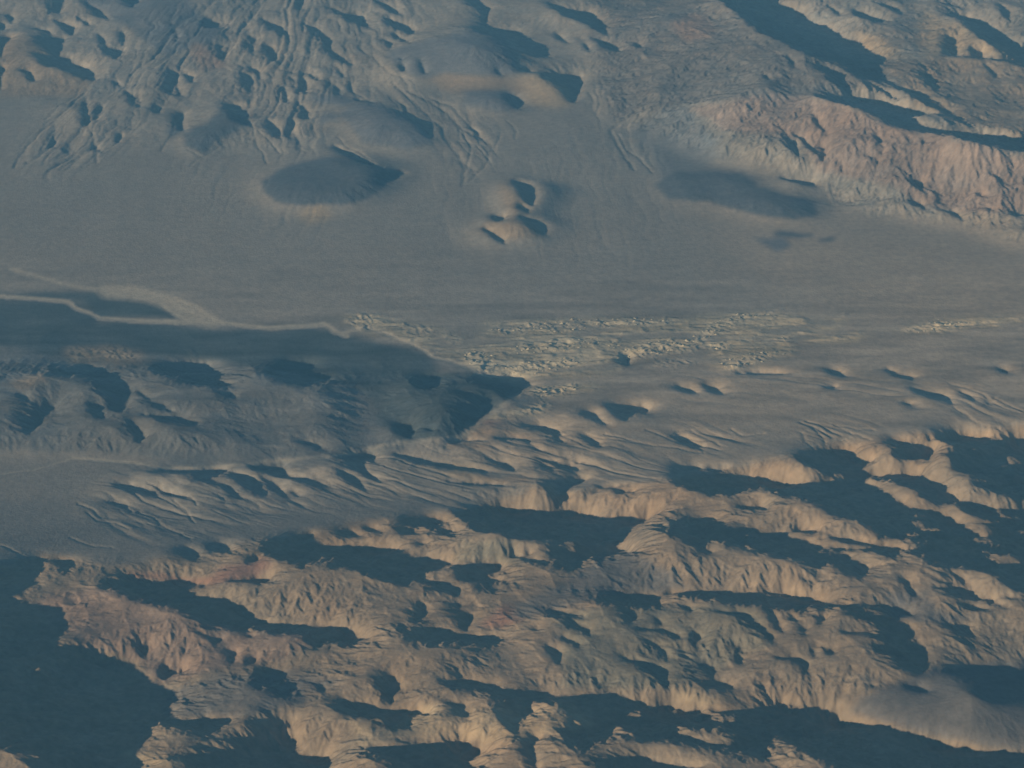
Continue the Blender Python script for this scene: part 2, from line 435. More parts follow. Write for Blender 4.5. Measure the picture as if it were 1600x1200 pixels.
# kinds of soil and rock: kind, outline
SOIL = """
tan P 0,880 70,870 200,880 430,840 540,820 720,795 830,770 1000,755 1090,740 1250,710 1330,690 1500,672 1600,664 1600,1200 0,1200
dim I 1180,720 1600,690 1600,1100 1350,1085 900,960 760,930 820,860
grey I 940,370 1160,350 1260,470 1440,470 1240,520 1040,500
pink G 190,420 400,340 560,340 900,480 1100,545 1420,570 1460,620 1300,680 900,750 720,790 640,690 380,640 290,590
rust G 600,275 860,290 970,280 980,240 1140,230 1250,200 1260,250 1200,310 960,320 640,310
rust H 640,520 780,430 900,400 930,450 830,500 720,530
grey H 1080,300 1220,190 1400,190 1560,300 1560,370 1240,390 1060,430 820,490 800,420
grey G 820,800 1080,740 1330,730 1560,780 1400,890 1100,950 790,920
olive M 60,220 500,190 1300,200 1450,420 1250,480 900,700 480,720 100,700
olive H 560,110 820,120 860,250 720,215 560,235
cream H 590,900 800,880 1060,910 1180,975 1000,1030 860,1050 760,1060 600,1050 330,1060 90,1080 60,960 260,1000 420,900
cream G 560,1110 720,1090 860,1130 860,1185 640,1185
cream I 0,815 160,805 200,860 140,900 0,870
rose C 80,490 300,460 460,440 600,450 720,475 900,530 1060,600 1250,630 1600,710 1600,990 1400,990 1200,960 900,830 640,800 560,650 240,610
grey P 930,0 1130,0 1400,120 1290,150 1060,160 960,190 930,120
tan C 960,270 1540,275 1600,300 1600,620 1300,560 1000,390
pink C 0,80 100,60 160,110 150,180 0,200
cream C 1130,80 1190,50 1240,70 1390,170 1530,260 1180,258 1120,150
cream C 860,130 960,150 1050,240 960,262 860,200
cream B 840,350 930,345 1020,395 1080,470 960,490 860,490 830,430
tan B 430,350 560,320 740,360 830,350 830,430 740,420 480,410
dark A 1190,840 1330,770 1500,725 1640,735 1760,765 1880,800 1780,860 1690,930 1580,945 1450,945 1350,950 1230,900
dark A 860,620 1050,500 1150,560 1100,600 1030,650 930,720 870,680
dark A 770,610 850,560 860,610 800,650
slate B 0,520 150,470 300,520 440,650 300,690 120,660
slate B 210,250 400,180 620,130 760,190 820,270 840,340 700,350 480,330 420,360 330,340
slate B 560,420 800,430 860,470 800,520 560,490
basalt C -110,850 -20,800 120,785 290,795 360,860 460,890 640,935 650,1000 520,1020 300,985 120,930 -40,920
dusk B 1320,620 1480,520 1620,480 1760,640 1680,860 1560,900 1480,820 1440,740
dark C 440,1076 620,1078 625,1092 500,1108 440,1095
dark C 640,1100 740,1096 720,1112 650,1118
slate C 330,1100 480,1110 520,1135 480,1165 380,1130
slate J 740,590 900,590 1060,640 940,670 760,650
slate J 760,690 910,700 920,740 820,780
slate N 1190,180 1270,130 1380,170 1340,280 1220,260
slate P 120,0 300,0 320,60 260,90 180,30
tan N 0,360 120,350 330,400 600,500 480,600 200,600 0,600
tan N 40,230 220,230 310,340 20,360
pink N 1120,260 1240,260 1400,350 1380,420 1230,440
tan B 765,850 815,838 830,900 850,930 880,990 800,1000 765,960
tan B 640,1070 720,1010 800,1000 870,1020 945,1090 840,1115 760,1120
cream A 1380,960 1500,945 1560,1000 1480,1050 1380,1010
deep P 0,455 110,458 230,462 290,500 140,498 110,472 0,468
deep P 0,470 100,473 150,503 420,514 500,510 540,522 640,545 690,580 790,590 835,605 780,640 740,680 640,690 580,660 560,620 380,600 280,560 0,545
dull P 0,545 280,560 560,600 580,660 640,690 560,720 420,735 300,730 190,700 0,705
tan D 40,600 220,530 250,560 130,620 60,640
tan D 300,425 440,420 660,450 660,490 580,520 340,500
pale E 0,275 200,270 430,325 560,405 620,480 520,480 300,390 100,345
pale E 680,300 1100,290 1600,280 1600,440 1300,480 1280,540 1050,560 700,560 600,510 560,470 640,390
pale E 900,600 1080,600 1250,610 1000,660 940,650
pale E 690,740 830,700 1000,680 960,720 720,760
pale F 0,290 380,260 620,280 780,290 720,330 540,400 560,460 430,500 230,540 120,480 180,440 80,400 0,440
pale F 560,370 860,350 820,400 600,400
pale F 1040,350 1180,300 1600,280 1600,300 1440,340 1160,360
tan K 470,820 600,775 640,790 640,880 520,930
tan K 120,420 340,440 600,520 540,510 300,480 120,490
tan K 20,520 240,530 250,570 20,575
tan K 0,740 380,750 480,740 470,790 380,790
rust K 220,375 330,400 400,415 240,420
cream K 0,690 80,685 240,745 0,740
"""

# dry washes: strength, half width, outline of the centre line
WASH = """
.6 5 D 60,60 200,110 330,140 420,155 500,165
1 12 D 500,165 620,170 700,185 760,205 820,235 880,265 960,300
1 4 D 720,200 770,240 850,290 930,300
1 6 D 820,205 900,240 950,290
1 4 D 0,185 200,200 310,210 350,240 420,265 460,290 600,300 850,305 1000,310 1100,320 1250,335 1400,325 1490,320 1550,355 1600,372
1 3 E 0,362 60,345 130,330 190,350 230,365 300,395 400,440 430,465
1 3 E 430,465 520,490 610,520 700,555 800,565
.45 5 E 830,640 760,690 690,740 640,780 560,830 450,850 330,855 150,890 0,925
.45 5 D 1600,915 1450,935 1300,945 1050,975 900,980
.7 3 D 340,935 480,942 620,962 740,980 900,980
.45 2 D 0,1010 150,990 340,935
.45 2 F 470,925 600,880 800,840
"""

# gullies: depth in metres, half width, centre line
GULLY = """
14 3 B 150,240 190,300 260,345 340,370
12 3 B 260,400 330,460 400,520 430,560 480,590 490,640
14 3 B 320,420 420,470 500,520 580,600 640,640
16 3 B 400,450 520,490 590,560 640,610 660,640
14 3 B 630,620 650,660 690,700 690,745
12 3 B 490,640 530,700 570,740 590,790 570,850
12 2 B 560,600 610,690 600,750 590,800
10 2 B 690,700 720,690 750,620
10 2 B 690,745 650,800 610,830 570,850
8 2 B 780,560 820,610 815,640
14 3 B 1320,450 1370,490 1370,530 1310,560 1260,600 1280,650 1310,720 1370,780
10 2 B 1290,620 1330,700 1400,740 1450,800
10 2 B 1180,390 1210,480 1190,530
10 2 B 1210,320 1215,460
8 2 B 1240,450 1270,500 1280,560
8 2 B 1100,430 1150,420 1190,470
14 3 J 890,900 980,965 1080,1010 1190,1040
12 2 J 920,860 1000,930 1100,990
12 2 J 1000,570 1090,620
12 3 N 1060,440 1080,540 1070,580 1110,600
12 3 N 530,660 540,740 550,800
12 2 N 90,1050 130,960 230,860 330,760 480,620 540,580
12 2 N 170,1020 240,990 330,900 340,850
12 2 N 280,740 380,660 480,600 500,570
10 2 N 380,1060 450,1010 490,970
12 3 N 600,1010 600,950 590,880 560,820
12 2 N 640,950 700,920 750,880 770,830
10 2 N 1000,940 1080,850 1100,760
10 2 N 1170,930 1240,980 1270,980
8 2 N 1190,1030 1270,980 1400,900
12 2 J 0,945 60,985
12 2 J 380,780 400,900 440,960 470,1020
12 2 J 420,820 500,890 540,950
12 2 J 360,760 370,820 320,860
10 2 J 160,880 200,870 330,830
12 2 D 800,1130 850,1170 900,1230
12 2 D 690,1050 780,1100 880,1115 910,1150
12 2 D 740,1120 800,1145 850,1180
10 2 D 360,1150 430,1170 470,1210
10 2 D 500,1130 560,1150 610,1180
10 2 D 920,1110 1000,1130 1060,1140
12 2 G 640,0 700,20 760,70 830,100 880,120
10 2 G 400,0 450,40 540,50 600,80
10 2 G 0,150 80,190 150,220
8 2 G 330,120 440,160 520,160
10 2 K 640,430 760,510 880,560
12 2 K 860,470 960,500 1080,510 1260,530
12 2 K 980,470 1100,500 1280,540 1440,560 1600,590
12 2 K 1240,450 1300,470 1360,490
12 2 K 1400,480 1500,520 1600,570
12 2 K 1420,460 1500,490 1600,520
10 2 K 1300,470 1420,510 1540,550
10 2 K 560,570 700,610 780,640 870,660
10 2 K 400,600 560,620 680,650
10 2 K 60,620 240,650 420,690
10 2 K 100,820 180,840 240,870
10 2 K 0,830 80,860 150,880
12 2 F 0,810 60,805 130,840 200,880
12 2 F 20,840 100,870 200,900
12 2 F 250,800 300,830 400,825
12 2 F 570,770 650,800 720,850
12 2 F 600,765 720,790 840,830 890,850
12 2 F 730,780 820,800 900,800
12 2 F 620,800 680,850 700,900
10 2 F 560,820 620,870 650,910
10 2 F 660,780 760,840 800,870
12 2 F 1250,590 1330,610 1420,650
12 2 F 1280,700 1340,740 1400,780
12 2 F 1400,640 1500,700 1600,730
12 2 F 1460,660 1540,690 1600,720
12 2 F 1390,770 1480,800 1600,815
"""

# drained slopes: strength, run of the channels on the sheet (right, down), outline
FLOW = """
.8 -.6 1 N 60,1060 130,900 300,740 520,560 620,480 700,560 760,620 900,720 870,800 720,900 620,960 480,1080 350,1080
.8 -.35 1 N 560,480 640,250 820,140 1040,40 1200,0 1500,0 1600,0 1600,500 1560,640 1400,600 1280,560 1180,580 900,700 800,620 700,560
.85 .1 1 J 180,450 250,100 300,0 800,0 900,600 740,600 760,760 800,900 500,980 350,800 350,640
.85 .5 1 J 800,0 1300,0 1600,100 1400,260 1180,340 1060,600 1000,600 880,560
.75 .9 1 B 150,260 200,300 340,370 640,560 690,700 590,850 500,680 430,560 300,480 220,400
.4 .1 1 B 1100,400 1240,350 1350,470 1380,560 1450,800 1300,760 1260,600 1180,530
.5 .5 1 N 0,0 500,0 640,200 560,480 420,200 200,60 0,100
.55 1 .32 P 130,800 190,742 330,735 560,712 700,690 860,640 980,690 1090,738 1000,748 860,758 740,788 500,792 300,835
.7 1 .4 F 0,790 250,790 420,820 300,900 0,880
.7 1 .4 F 540,760 900,790 900,850 680,910 600,880
.7 1 .4 F 1250,580 1600,700 1600,820 1380,770 1280,690
.5 1 .5 G 330,0 700,0 900,120 600,90
.4 1 .15 F 0,560 500,560 1000,590 1500,640 1200,690 500,640 0,660
.16 -.3 1 P 250,240 420,250 560,330 500,400 300,330
.10 .2 1 P 640,260 760,290 900,190 1000,210 1080,330 1000,420 700,400
"""

# broken pale rock: strength, outline
BROKEN = """
1 E 590,460 720,450 740,500 700,550 640,520
1 E 770,500 900,490 1060,470 1050,500 920,540 780,555
1 E 1280,440 1400,410 1600,390 1600,440 1400,470 1300,510 1270,540
.7 E 680,345 900,310 1100,295 1540,285 1540,315 1100,335 760,365
.7 E 800,405 1080,380 1300,395 1280,425 1000,430 780,440
1 E 900,605 1080,605 1100,620 960,650 920,640
.9 E 820,720 960,670 990,690 880,730
.9 E 690,720 760,715 740,735
1 F 0,440 100,370 170,320 300,285 520,240 220,350 80,440
.9 F 130,410 280,400 250,430 160,430
.9 F 200,490 330,460 440,450 540,455 350,500 240,540
.7 F 450,400 560,370 520,395
.7 F 640,280 790,265 780,285
.6 F 1040,350 1180,295 1400,330 1140,360
.7 E 0,290 60,268 200,268 160,335 60,335
.7 E 300,310 430,325 420,360 320,345
.7 E 480,345 560,405 520,420 470,380
.5 D 330,420 660,450 650,490 350,490
.6 K 1240,20 1500,10 1480,60 1260,60
"""

# pieces of the land: name ; label ; category ; outline on the sheet
PIECE = """
gravel_plain ; grey gravel plain between the dark hills and the near mountains ; plain ; P 0,700 190,705 300,730 420,738 560,720 640,690 740,680 835,605 1000,590 1250,570 1600,500 1600,664 1500,672 1330,690 1250,710 1090,740 1000,755 830,770 720,795 540,820 430,840 200,880 70,870 0,880
dissected_fan ; gullied grey fan below the upper left mountains ; fan ; P 20,260 60,170 160,120 200,40 280,0 560,0 640,60 560,90 590,150 500,150 480,235 430,250 380,220 300,160 240,190 190,210 120,270
dissected_fan ; fan of thin branching gullies above the twin peaked tan hill ; fan ; B 150,240 210,270 340,350 480,400 650,560 720,680 590,870 480,690 430,560 240,420
badlands ; pale cream eroded badlands beside the end of the dark floodplain ; badlands ; E 560,470 640,390 700,320 1100,285 1570,275 1970,262 2200,280 2350,290 2290,330 2110,400 2130,460 2000,500 1800,540 1690,480 1750,440 1650,400 1600,430 1300,480 1280,540 1050,560 700,560 600,510
badlands ; small patch of broken pale rock at the point of the dark hills ; badlands ; E 890,600 1080,600 1250,608 1000,660 930,650
badlands ; narrow pale eroded band near the right edge of the plain ; badlands ; F 1030,355 1180,295 1600,275 1600,300 1440,340 1160,365
floodplain ; dark teal floodplain south of the pale winding riverbed ; floodplain ; P 0,470 100,473 150,503 420,514 500,510 540,522 640,545 690,580 640,600 560,610 380,590 280,560 0,545
floodplain ; dark teal strip between two channels of the riverbed ; floodplain ; P 0,455 110,458 230,462 290,500 140,498 110,472 0,468
hill ; rounded grey hill with a curved shadow at the left edge ; hill ; P 0,585 70,570 140,572 205,610 200,650 180,690 0,695
hill ; low dusky rolling hills below the dark floodplain ; hills ; P 205,600 300,565 420,565 560,600 600,640 560,715 420,735 300,730 190,700
hill ; dark pointed hill where the floodplain ends ; hill ; P 600,610 690,580 790,588 838,605 780,640 740,680 640,690 590,660
hill ; large dark flat hill standing alone on the plain ; hill ; A 1180,840 1330,765 1500,720 1640,730 1760,760 1890,800 1780,865 1690,935 1580,950 1450,950 1350,955 1220,905
hill ; elongated dark hill among the upper left gullies ; hill ; A 850,620 1045,490 1110,480 1160,560 1100,605 1030,655 930,725 865,685
hill ; small tan cone with a dark shaded right side ; hill ; B 755,850 815,830 880,842 910,880 905,945 885,995 800,1000 758,960
hill ; low twin peaked tan hill just below the small cone ; hill ; B 630,1075 720,1000 800,995 870,1005 965,1040 970,1075 945,1100 840,1120 740,1125
hill ; low slate grey dome beside the fan of gullies ; hill ; B 0,520 150,465 300,510 400,560 445,650 300,695 120,665
mountain ; broad slate grey mountain at top centre ; mountain ; B 200,255 400,175 610,125 700,118 840,140 975,230 970,265 920,270 830,300 830,345 700,350 480,335 420,365 330,345
hill ; cream hill with a triangular shadow under the slate mountain ; hill ; B 740,380 830,350 930,340 1010,338 1135,345 1110,465 1080,480 960,495 860,495 820,430
hill ; wide low dark hill right of the plain below the pink ridge ; hill ; C -150,800 0,785 290,790 360,855 460,885 645,930 655,1000 520,1025 300,985 0,970
mountain ; long pink rock ridge falling to the right edge ; mountain ; C 70,495 300,455 460,435 640,438 930,440 1190,515 1600,630 1600,1000 1400,1000 1200,970 900,835 640,805 560,655 240,615
mountain ; grey rounded mountain left of the long blue shadow ; mountain ; P 930,0 1130,0 1290,80 1380,140 1290,148 1200,148 1140,165 1060,168 960,190 930,120
mountain ; shadowed mountain slopes in the top right corner ; mountain ; P 1130,0 1600,0 1600,212 1420,165 1380,140 1290,80
mountain ; pale pointed peak near the top right corner ; mountain ; C 1110,150 1130,80 1190,45 1300,62 1420,92 1600,215 1600,300 1530,265 1180,262
mountain ; tan slopes with dark hollows in the top left corner ; mountain ; P 0,0 130,0 200,40 150,80 160,125 60,165 0,160
mountain ; long rose coloured mountain beside the big lower left shadow ; mountain ; G 185,420 400,335 520,335 680,410 900,470 1000,525 1180,575 1330,560 1465,620 1300,685 900,760 720,800 600,680 380,640 285,600
mountain ; grey pyramid slope under the rose coloured mountain ; mountain ; G 800,820 1080,735 1330,720 1490,640 1600,780 1560,860 1400,900 1100,955 770,960
mountain ; deep shadowed valley floor in the lower left corner ; valley ; G 0,425 190,420 285,600 380,640 590,680 720,800 800,820 770,960 700,990 630,1080 560,1110 630,1185 0,1185
mountain ; reddish slopes behind the rose coloured mountain ; mountain ; G 500,335 640,270 860,280 1140,210 1600,220 1600,520 1400,525 1180,490 1050,400 860,350
mountain ; long dark grey crest across the near mountains ; mountain ; H 640,540 780,430 900,330 1080,290 1220,180 1400,180 1580,300 1580,375 1240,395 1000,470 830,510
mountain ; olive grey ridges in the middle of the near range ; mountain ; M 0,200 320,150 740,170 1100,130 1200,170 1450,420 1250,500 1080,690 900,710 480,740 0,720
mountain ; big tan hill with a broad shadow on its right ; hill ; I 440,600 640,470 800,455 960,488 1100,520 1160,640 1150,740 1100,765 850,820 600,860 400,780
mountain ; smooth grey slope in the lower right corner ; slope ; I 570,880 740,830 1120,760 1240,735 1420,695 1600,700 1600,1185 890,1185
mountain ; yellow cream crags along the bottom edge ; crags ; H 0,940 60,930 420,890 600,880 800,870 960,865 1100,890 1185,975 1010,1030 940,1060 600,1060 330,1070 60,1085 0,1080
mountain ; tan ridges in bands of shadow at the right edge ; mountain ; L -320,330 160,290 400,250 1010,170 1600,190 1600,1700 900,1560 300,1480 -200,1300 -330,900
mountain ; tan ridge with a wide dark shadow below the plain ; mountain ; K 60,960 330,900 640,870 860,830 1200,780 1600,730 1600,1200 1060,1280 800,1300 340,1200 60,1010
"""
# ---------------------------------------------------------------- relief of the land
rng = np.random.default_rng(7)
PAD = 420                                   # the survey sheet goes on past the frame
SW, SH = 1600 + 2 * PAD, 1200 + 2 * PAD

def pts(tok):
    ox, oy, k = TILES[tok[0]]
    return np.array([[float(c) for c in t.split(',')] for t in tok[1:]]) * k + (ox, oy)

def rows(text):
    return [l.split() for l in text.strip().splitlines()]

def fill(a, p, val=1.0):
    """paint polygon p (pixel corners) into sheet a"""
    x0, y0 = np.floor(p.min(0)).astype(int); x1, y1 = np.ceil(p.max(0)).astype(int)
    x0, y0 = max(x0, 0), max(y0, 0); x1, y1 = min(x1, 1600), min(y1, 1200)
    if x1 <= x0 or y1 <= y0: return
    yy, xx = np.mgrid[y0:y1, x0:x1] + .5
    ins = np.zeros(yy.shape, bool); q = np.roll(p, -1, 0)
    for (ax, ay), (bx, by) in zip(p, q):
        if ay == by: continue
        c = ((ay > yy) != (by > yy)) & (xx < (bx - ax) * (yy - ay) / (by - ay) + ax)
        ins ^= c
    a[y0:y1, x0:x1][ins] = val

def stroke(a, p, w, val):
    """paint a soft line of half width w; keeps the larger value"""
    for (ax, ay), (bx, by) in zip(p[:-1], p[1:]):
        x0, x1 = int(max(min(ax, bx) - 3 * w, 0)), int(min(max(ax, bx) + 3 * w + 1, 1600))
        y0, y1 = int(max(min(ay, by) - 3 * w, 0)), int(min(max(ay, by) + 3 * w + 1, 1200))
        if x1 <= x0 or y1 <= y0: continue
        yy, xx = np.mgrid[y0:y1, x0:x1] + .5
        vx, vy = bx - ax, by - ay
        t = np.clip(((xx - ax) * vx + (yy - ay) * vy) / (vx * vx + vy * vy + 1e-9), 0, 1)
        d = np.hypot(xx - ax - t * vx, (yy - ay - t * vy) * 1.5) / w
        s = a[y0:y1, x0:x1]
        np.maximum(s, val * np.exp(-d ** 2), out=s)

def blur(a, s, sy=None):
    """gaussian by three box passes"""
    for ax, sg in ((0, s if sy is None else sy), (1, s)):
        r = max(1, int(round(sg * .98)))
        for _ in range(3):
            pw = [(0, 0), (0, 0)]; pw[ax] = (r + 1, r)
            c = np.cumsum(np.pad(a, pw, mode='edge'), axis=ax, dtype=np.float64)
            n = a.shape[ax]
            hi = np.take(c, np.arange(2 * r + 1, 2 * r + 1 + n), ax); lo = np.take(c, np.arange(0, n), ax)
            a = ((hi - lo) / (2 * r + 1)).astype(np.float32)
    return a

def sheet(): return np.zeros((1200, 1600), np.float32)
def padded(a): return np.pad(a, PAD, mode='reflect')

LATTICE = np.random.default_rng(5).uniform(-1, 1, (512, 512)).astype(np.float32)
def vnoise(x, y, seed=0):
    """value noise -1..1"""
    x, y = np.asarray(x, np.float32), np.asarray(y, np.float32)
    xi, yi = np.floor(x), np.floor(y); fx, fy = x - xi, y - yi
    xi = (xi.astype(np.int32) + seed * 67) & 511; yi = (yi.astype(np.int32) + seed * 131) & 511
    fx = fx * fx * (3 - 2 * fx); fy = fy * fy * (3 - 2 * fy)
    x1, y1 = (xi + 1) & 511, (yi + 1) & 511
    a, c = LATTICE[xi, yi], LATTICE[xi, y1]
    a = a + (LATTICE[x1, yi] - a) * fx; c = c + (LATTICE[x1, y1] - c) * fx
    return a + (c - a) * fy

def fbm(x, y, o=4, seed=0, ridged=False):
    s, a, t = 0, 1., 0.
    for i in range(o):
        n = vnoise(x * 2 ** i + 17.3 * i, y * 2 ** i - 9.1 * i, seed + i)
        s = s + a * ((1 - 2 * np.abs(n)) if ridged else n); t += a; a *= .5
    return s / t

# survey sheets; outlines get a ragged edge so that no line runs ruler-straight
yy, xx = np.mgrid[0:1200, 0:1600].astype(np.float32)
warpx = 5 * fbm(xx / 34, yy / 15, 3, 3); warpy = 2.2 * fbm(xx / 30, yy / 15, 3, 9)
def ragged(a):
    return a[np.clip(yy + warpy, 0, 1199).astype(int), np.clip(xx + warpx, 0, 1599).astype(int)]

S0 = sheet(); Lm = sheet()
for t in rows(SHADOW): fill(S0, pts(t))
for t in rows(LIT): fill(S0, pts(t), 0)
S0 = ragged(S0)
SL = sheet(); RU = sheet()
for t in rows(SLOPE):
    fill(SL, pts(t[1:]), float(t[0]))
for t in rows("""
1 P 0,880 70,870 200,880 430,840 540,820 720,795 830,770 1000,755 1090,740 1250,710 1330,690 1500,672 1600,664 1600,1200 0,1200
.25 I 1180,720 1600,690 1600,1100 1350,1085 900,960 760,930 820,860
1.25 P 930,0 1600,0 1600,380 1500,345 1310,330 1290,280 1080,230 960,190 930,120
.55 P 0,0 930,0 930,120 870,140 760,100 560,60 640,140 520,220 400,240 200,230 0,140
.5 P 180,740 560,715 900,640 1000,700 860,760 760,790 500,770 300,800
.3 P 0,470 150,500 500,515 680,560 830,600 560,590 0,560
.75 P 0,560 560,590 830,600 780,680 560,710 190,710 0,700
"""): fill(RU, pts(t[1:]), float(t[0]))
for t in rows(HILL):
    if float(t[0]) < 150:
        m = sheet(); fill(m, pts(t[2:])); RU = np.maximum(RU, .45 * m)
SL = blur(SL, 7, 4); RU = blur(RU, 12, 7)
BU = sheet()
for t in rows(HILL):
    m = sheet(); fill(m, pts(t[2:]))
    s = float(t[1]); BU += float(t[0]) * blur(ragged(m), s, s * .55)
WA = sheet()
for t in rows(WASH): stroke(WA, pts(t[2:]), float(t[1]) * 1.5, float(t[0]))
WA = ragged(WA)
GU = sheet()
for t in rows(GULLY):
    p = pts(t[2:]); stroke(GU, p, float(t[1]) * 1.1, float(t[0]))
GU = ragged(GU)

PL = sheet()
for t in rows(SOIL):
    if t[0] == 'pale': fill(PL, pts(t[1:]))
PL = blur(ragged(PL), 6, 3)
FL, FX, FY = sheet(), sheet(), sheet()
for t in rows(FLOW):
    p = pts(t[3:]); fill(FL, p, float(t[0])); fill(FX, p, float(t[1])); fill(FY, p, -float(t[2]) / SD)
FL = blur(FL, 8, 5); FX = blur(FX, 30, 20); FY = blur(FY, 30, 20)
BR = sheet()
for t in rows(BROKEN): fill(BR, pts(t[1:]), float(t[0]))

WX2 = 26 * fbm(xx / 90, yy / 40, 4, 13); WY2 = 10 * fbm(xx / 80, yy / 40, 4, 19)
def frayed(a):
    return a[np.clip(yy + WY2, 0, 1199).astype(int), np.clip(xx + WX2, 0, 1599).astype(int)]
def cut(a):
    """shadows cast from outside the frame begin just beyond its left and lower edge"""
    b = padded(a); b[:, :PAD - 30] = 0; b[PAD + 1200 + 12:] = 0
    return b
BR = blur(frayed(BR), 5, 2.5)
sheets = {k: (cut if k == 'S' else padded)(v) for k, v in dict(S=S0, SL=SL, RU=RU, BU=BU, WA=WA, GU=GU, PALE=PL, FL=FL, FX=FX, FY=FY, BR=BR).items()}

def project(x, y, z):
    dep = y * CD - (z - CAM_H) * SD
    v = y * SD + (z - CAM_H) * CD
    return 800 + FPX * x / dep, 600 - FPX * v / dep

def look(a, px, py, smooth=False):
    px = np.clip(px + PAD, 0, SW - 2); py = np.clip(py + PAD, 0, SH - 2)
    if not smooth: return a[py.astype(np.int32), px.astype(np.int32)]
    i, j = py.astype(np.int32), px.astype(np.int32); fy, fx = (py - i).astype(np.float32), (px - j).astype(np.float32)
    return (a[i, j] * (1 - fx) + a[i, j + 1] * fx) * (1 - fy) + (a[i + 1, j] * (1 - fx) + a[i + 1, j + 1] * fx) * fy

# grid laid along the sun's course: s runs with the light, t across it
cs, sn = math.cos(SUN_PHI), math.sin(SUN_PHI)
TA = math.tan(SUN_EL)
def base(y):
    """the valley floor rises away from the river on both sides"""
    return np.interp(y, BASE_Y, BASE_Z).astype(np.float32)
cor = np.array([[x * cs + y * sn, -x * sn + y * cs] for x, y in ((-XR * .75, Y0), (XR * .75, Y0), (-XR, Y1), (XR, Y1))])
s_min, t_min = cor.min(0); s_len, t_len = cor.max(0) - cor.min(0)

def soft(a):
    a = np.pad(a, 1, mode='edge')
    a = .25 * a[:-2] + .5 * a[1:-1] + .25 * a[2:]
    return .25 * a[:, :-2] + .5 * a[:, 1:-1] + .25 * a[:, 2:]

def relief(DS, n_it, H=None, d0=.5, d1=.12, refine=False):
    NS, NT = int(s_len / DS) + 1, int(t_len / DS) + 1
    si = (s_min + DS * np.arange(NS))[:, None].astype(np.float32); ti = (t_min + DS * np.arange(NT))[None, :].astype(np.float32)
    GX = (si * cs - ti * sn).astype(np.float32); GY = (si * sn + ti * cs).astype(np.float32)
    crag = (fbm(GX / 620, GY / 620, 4, 41, True) - .2 + 1.2 * fbm(GX / 1700, GY / 1700, 2, 43, True)).astype(np.float32)
    B0 = base(GY); wob = fbm(GX / 900, GY / 900, 4, 21).astype(np.float32)
    fs = np.fft.fftfreq(NS, DS)[:, None] * 2 * math.pi; ft = np.fft.rfftfreq(NT, DS)[None, :] * 2 * math.pi
    k2 = fs ** 2 + ft ** 2
    DEN = fs ** 2 + BETA * ft ** 2 + (1 / LONG) ** 2 + 72. * k2 ** 2
    idx = np.arange(NS, dtype=np.int32)[:, None]; cols = np.broadcast_to(np.arange(NT), (NS, NT))
    drop = (TA * DS * idx).astype(np.float32)
    if H is None: H = B0.copy()
    HL = H
    for it in range(n_it):
        px, py = project(GX, GY, HL)
        S = look(sheets['S'], px, py) > .5
        sl = look(sheets['SL'], px, py); bu = look(sheets['BU'], px, py, True) + CRAG * crag * look(sheets['RU'], px, py)
        last = np.maximum.accumulate(np.where(S, 0, idx), 0)
        nxt = np.minimum.accumulate(np.where(S, NS - 1, idx)[::-1], 0)[::-1]
        L = (nxt - last).astype(np.float32); f = (idx - last) / np.maximum(L, 1)
        g = np.where(S, -TA * np.clip(2.0 - 2.0 * f, .12, 1.75) * 1.12, sl * (1 + .5 * wob))
        if refine:
            H = HL
        else:
            H = B0 + bu + np.fft.irfft2(-1j * fs * np.fft.rfft2(g) / DEN, s=(NS, NT)).astype(np.float32)
        cap = DS * L * .12 * f * (1 - f) + 4
        dist = TA * DS * (idx - last)
        for k in range(4):                       # hold the outline of each cast shadow
            Hc = np.take_along_axis(H, last, 0)
            need = np.zeros_like(H)
            np.maximum.at(need, (last[S], cols[S]), np.clip(H + dist + cap - Hc, 0, 400)[S])
            need *= LIFT
            up = (np.maximum.accumulate((need - REST * DS * idx)[::-1], 0)[::-1] + REST * DS * idx)
            up = np.maximum(up, 0)               # raise the crest on its sunny side ...
            H = H + np.where(S, 0, blur(up.astype(np.float32), 2.5))
            line = np.take_along_axis(H, last, 0) - dist
            H = np.where(S, np.minimum(H, line - cap), H)          # ... and sink the ground behind it
            m = np.maximum.accumulate(H + drop, 0) - drop
            H = np.where(S, H, np.maximum(H, m)).astype(np.float32)
            if k < 3:
                P = np.pad(H, 1, mode='edge')    # nothing stands steeper than loose rock can
                top = np.maximum(np.maximum(P[:-2, 1:-1], P[2:, 1:-1]), np.maximum(P[1:-1, :-2], P[1:-1, 2:])) - REST * DS
                bot = np.minimum(np.minimum(P[:-2, 1:-1], P[2:, 1:-1]), np.minimum(P[1:-1, :-2], P[1:-1, 2:])) + REST * DS
                H = np.clip(H, np.minimum(top, bot), np.maximum(top, bot))
                if k == 0 or not refine: H = soft(H)
        d = d0 + (d1 - d0) * it / max(n_it - 1, 1); HL = HL * (1 - d) + d * H
        if DEBUG:
            sh = (np.maximum.accumulate(H + drop, 0) - drop) > H + 1
            px, py = project(GX, GY, H); S = look(sheets['S'], px, py) > .5
            r = []
            for lo in range(0, 1200, 300):
                m = (px > 0) & (px < 1600) & (py > lo) & (py < lo + 300)
                r.append('%.2f/%.2f/%.2f' % ((S & ~sh)[m].mean(), (~S & sh)[m].mean(), S[m].mean()))
            print(DS, it, 'dH %.1f' % np.abs(HL - H).mean(), r, H.min(), H.max())
    return H

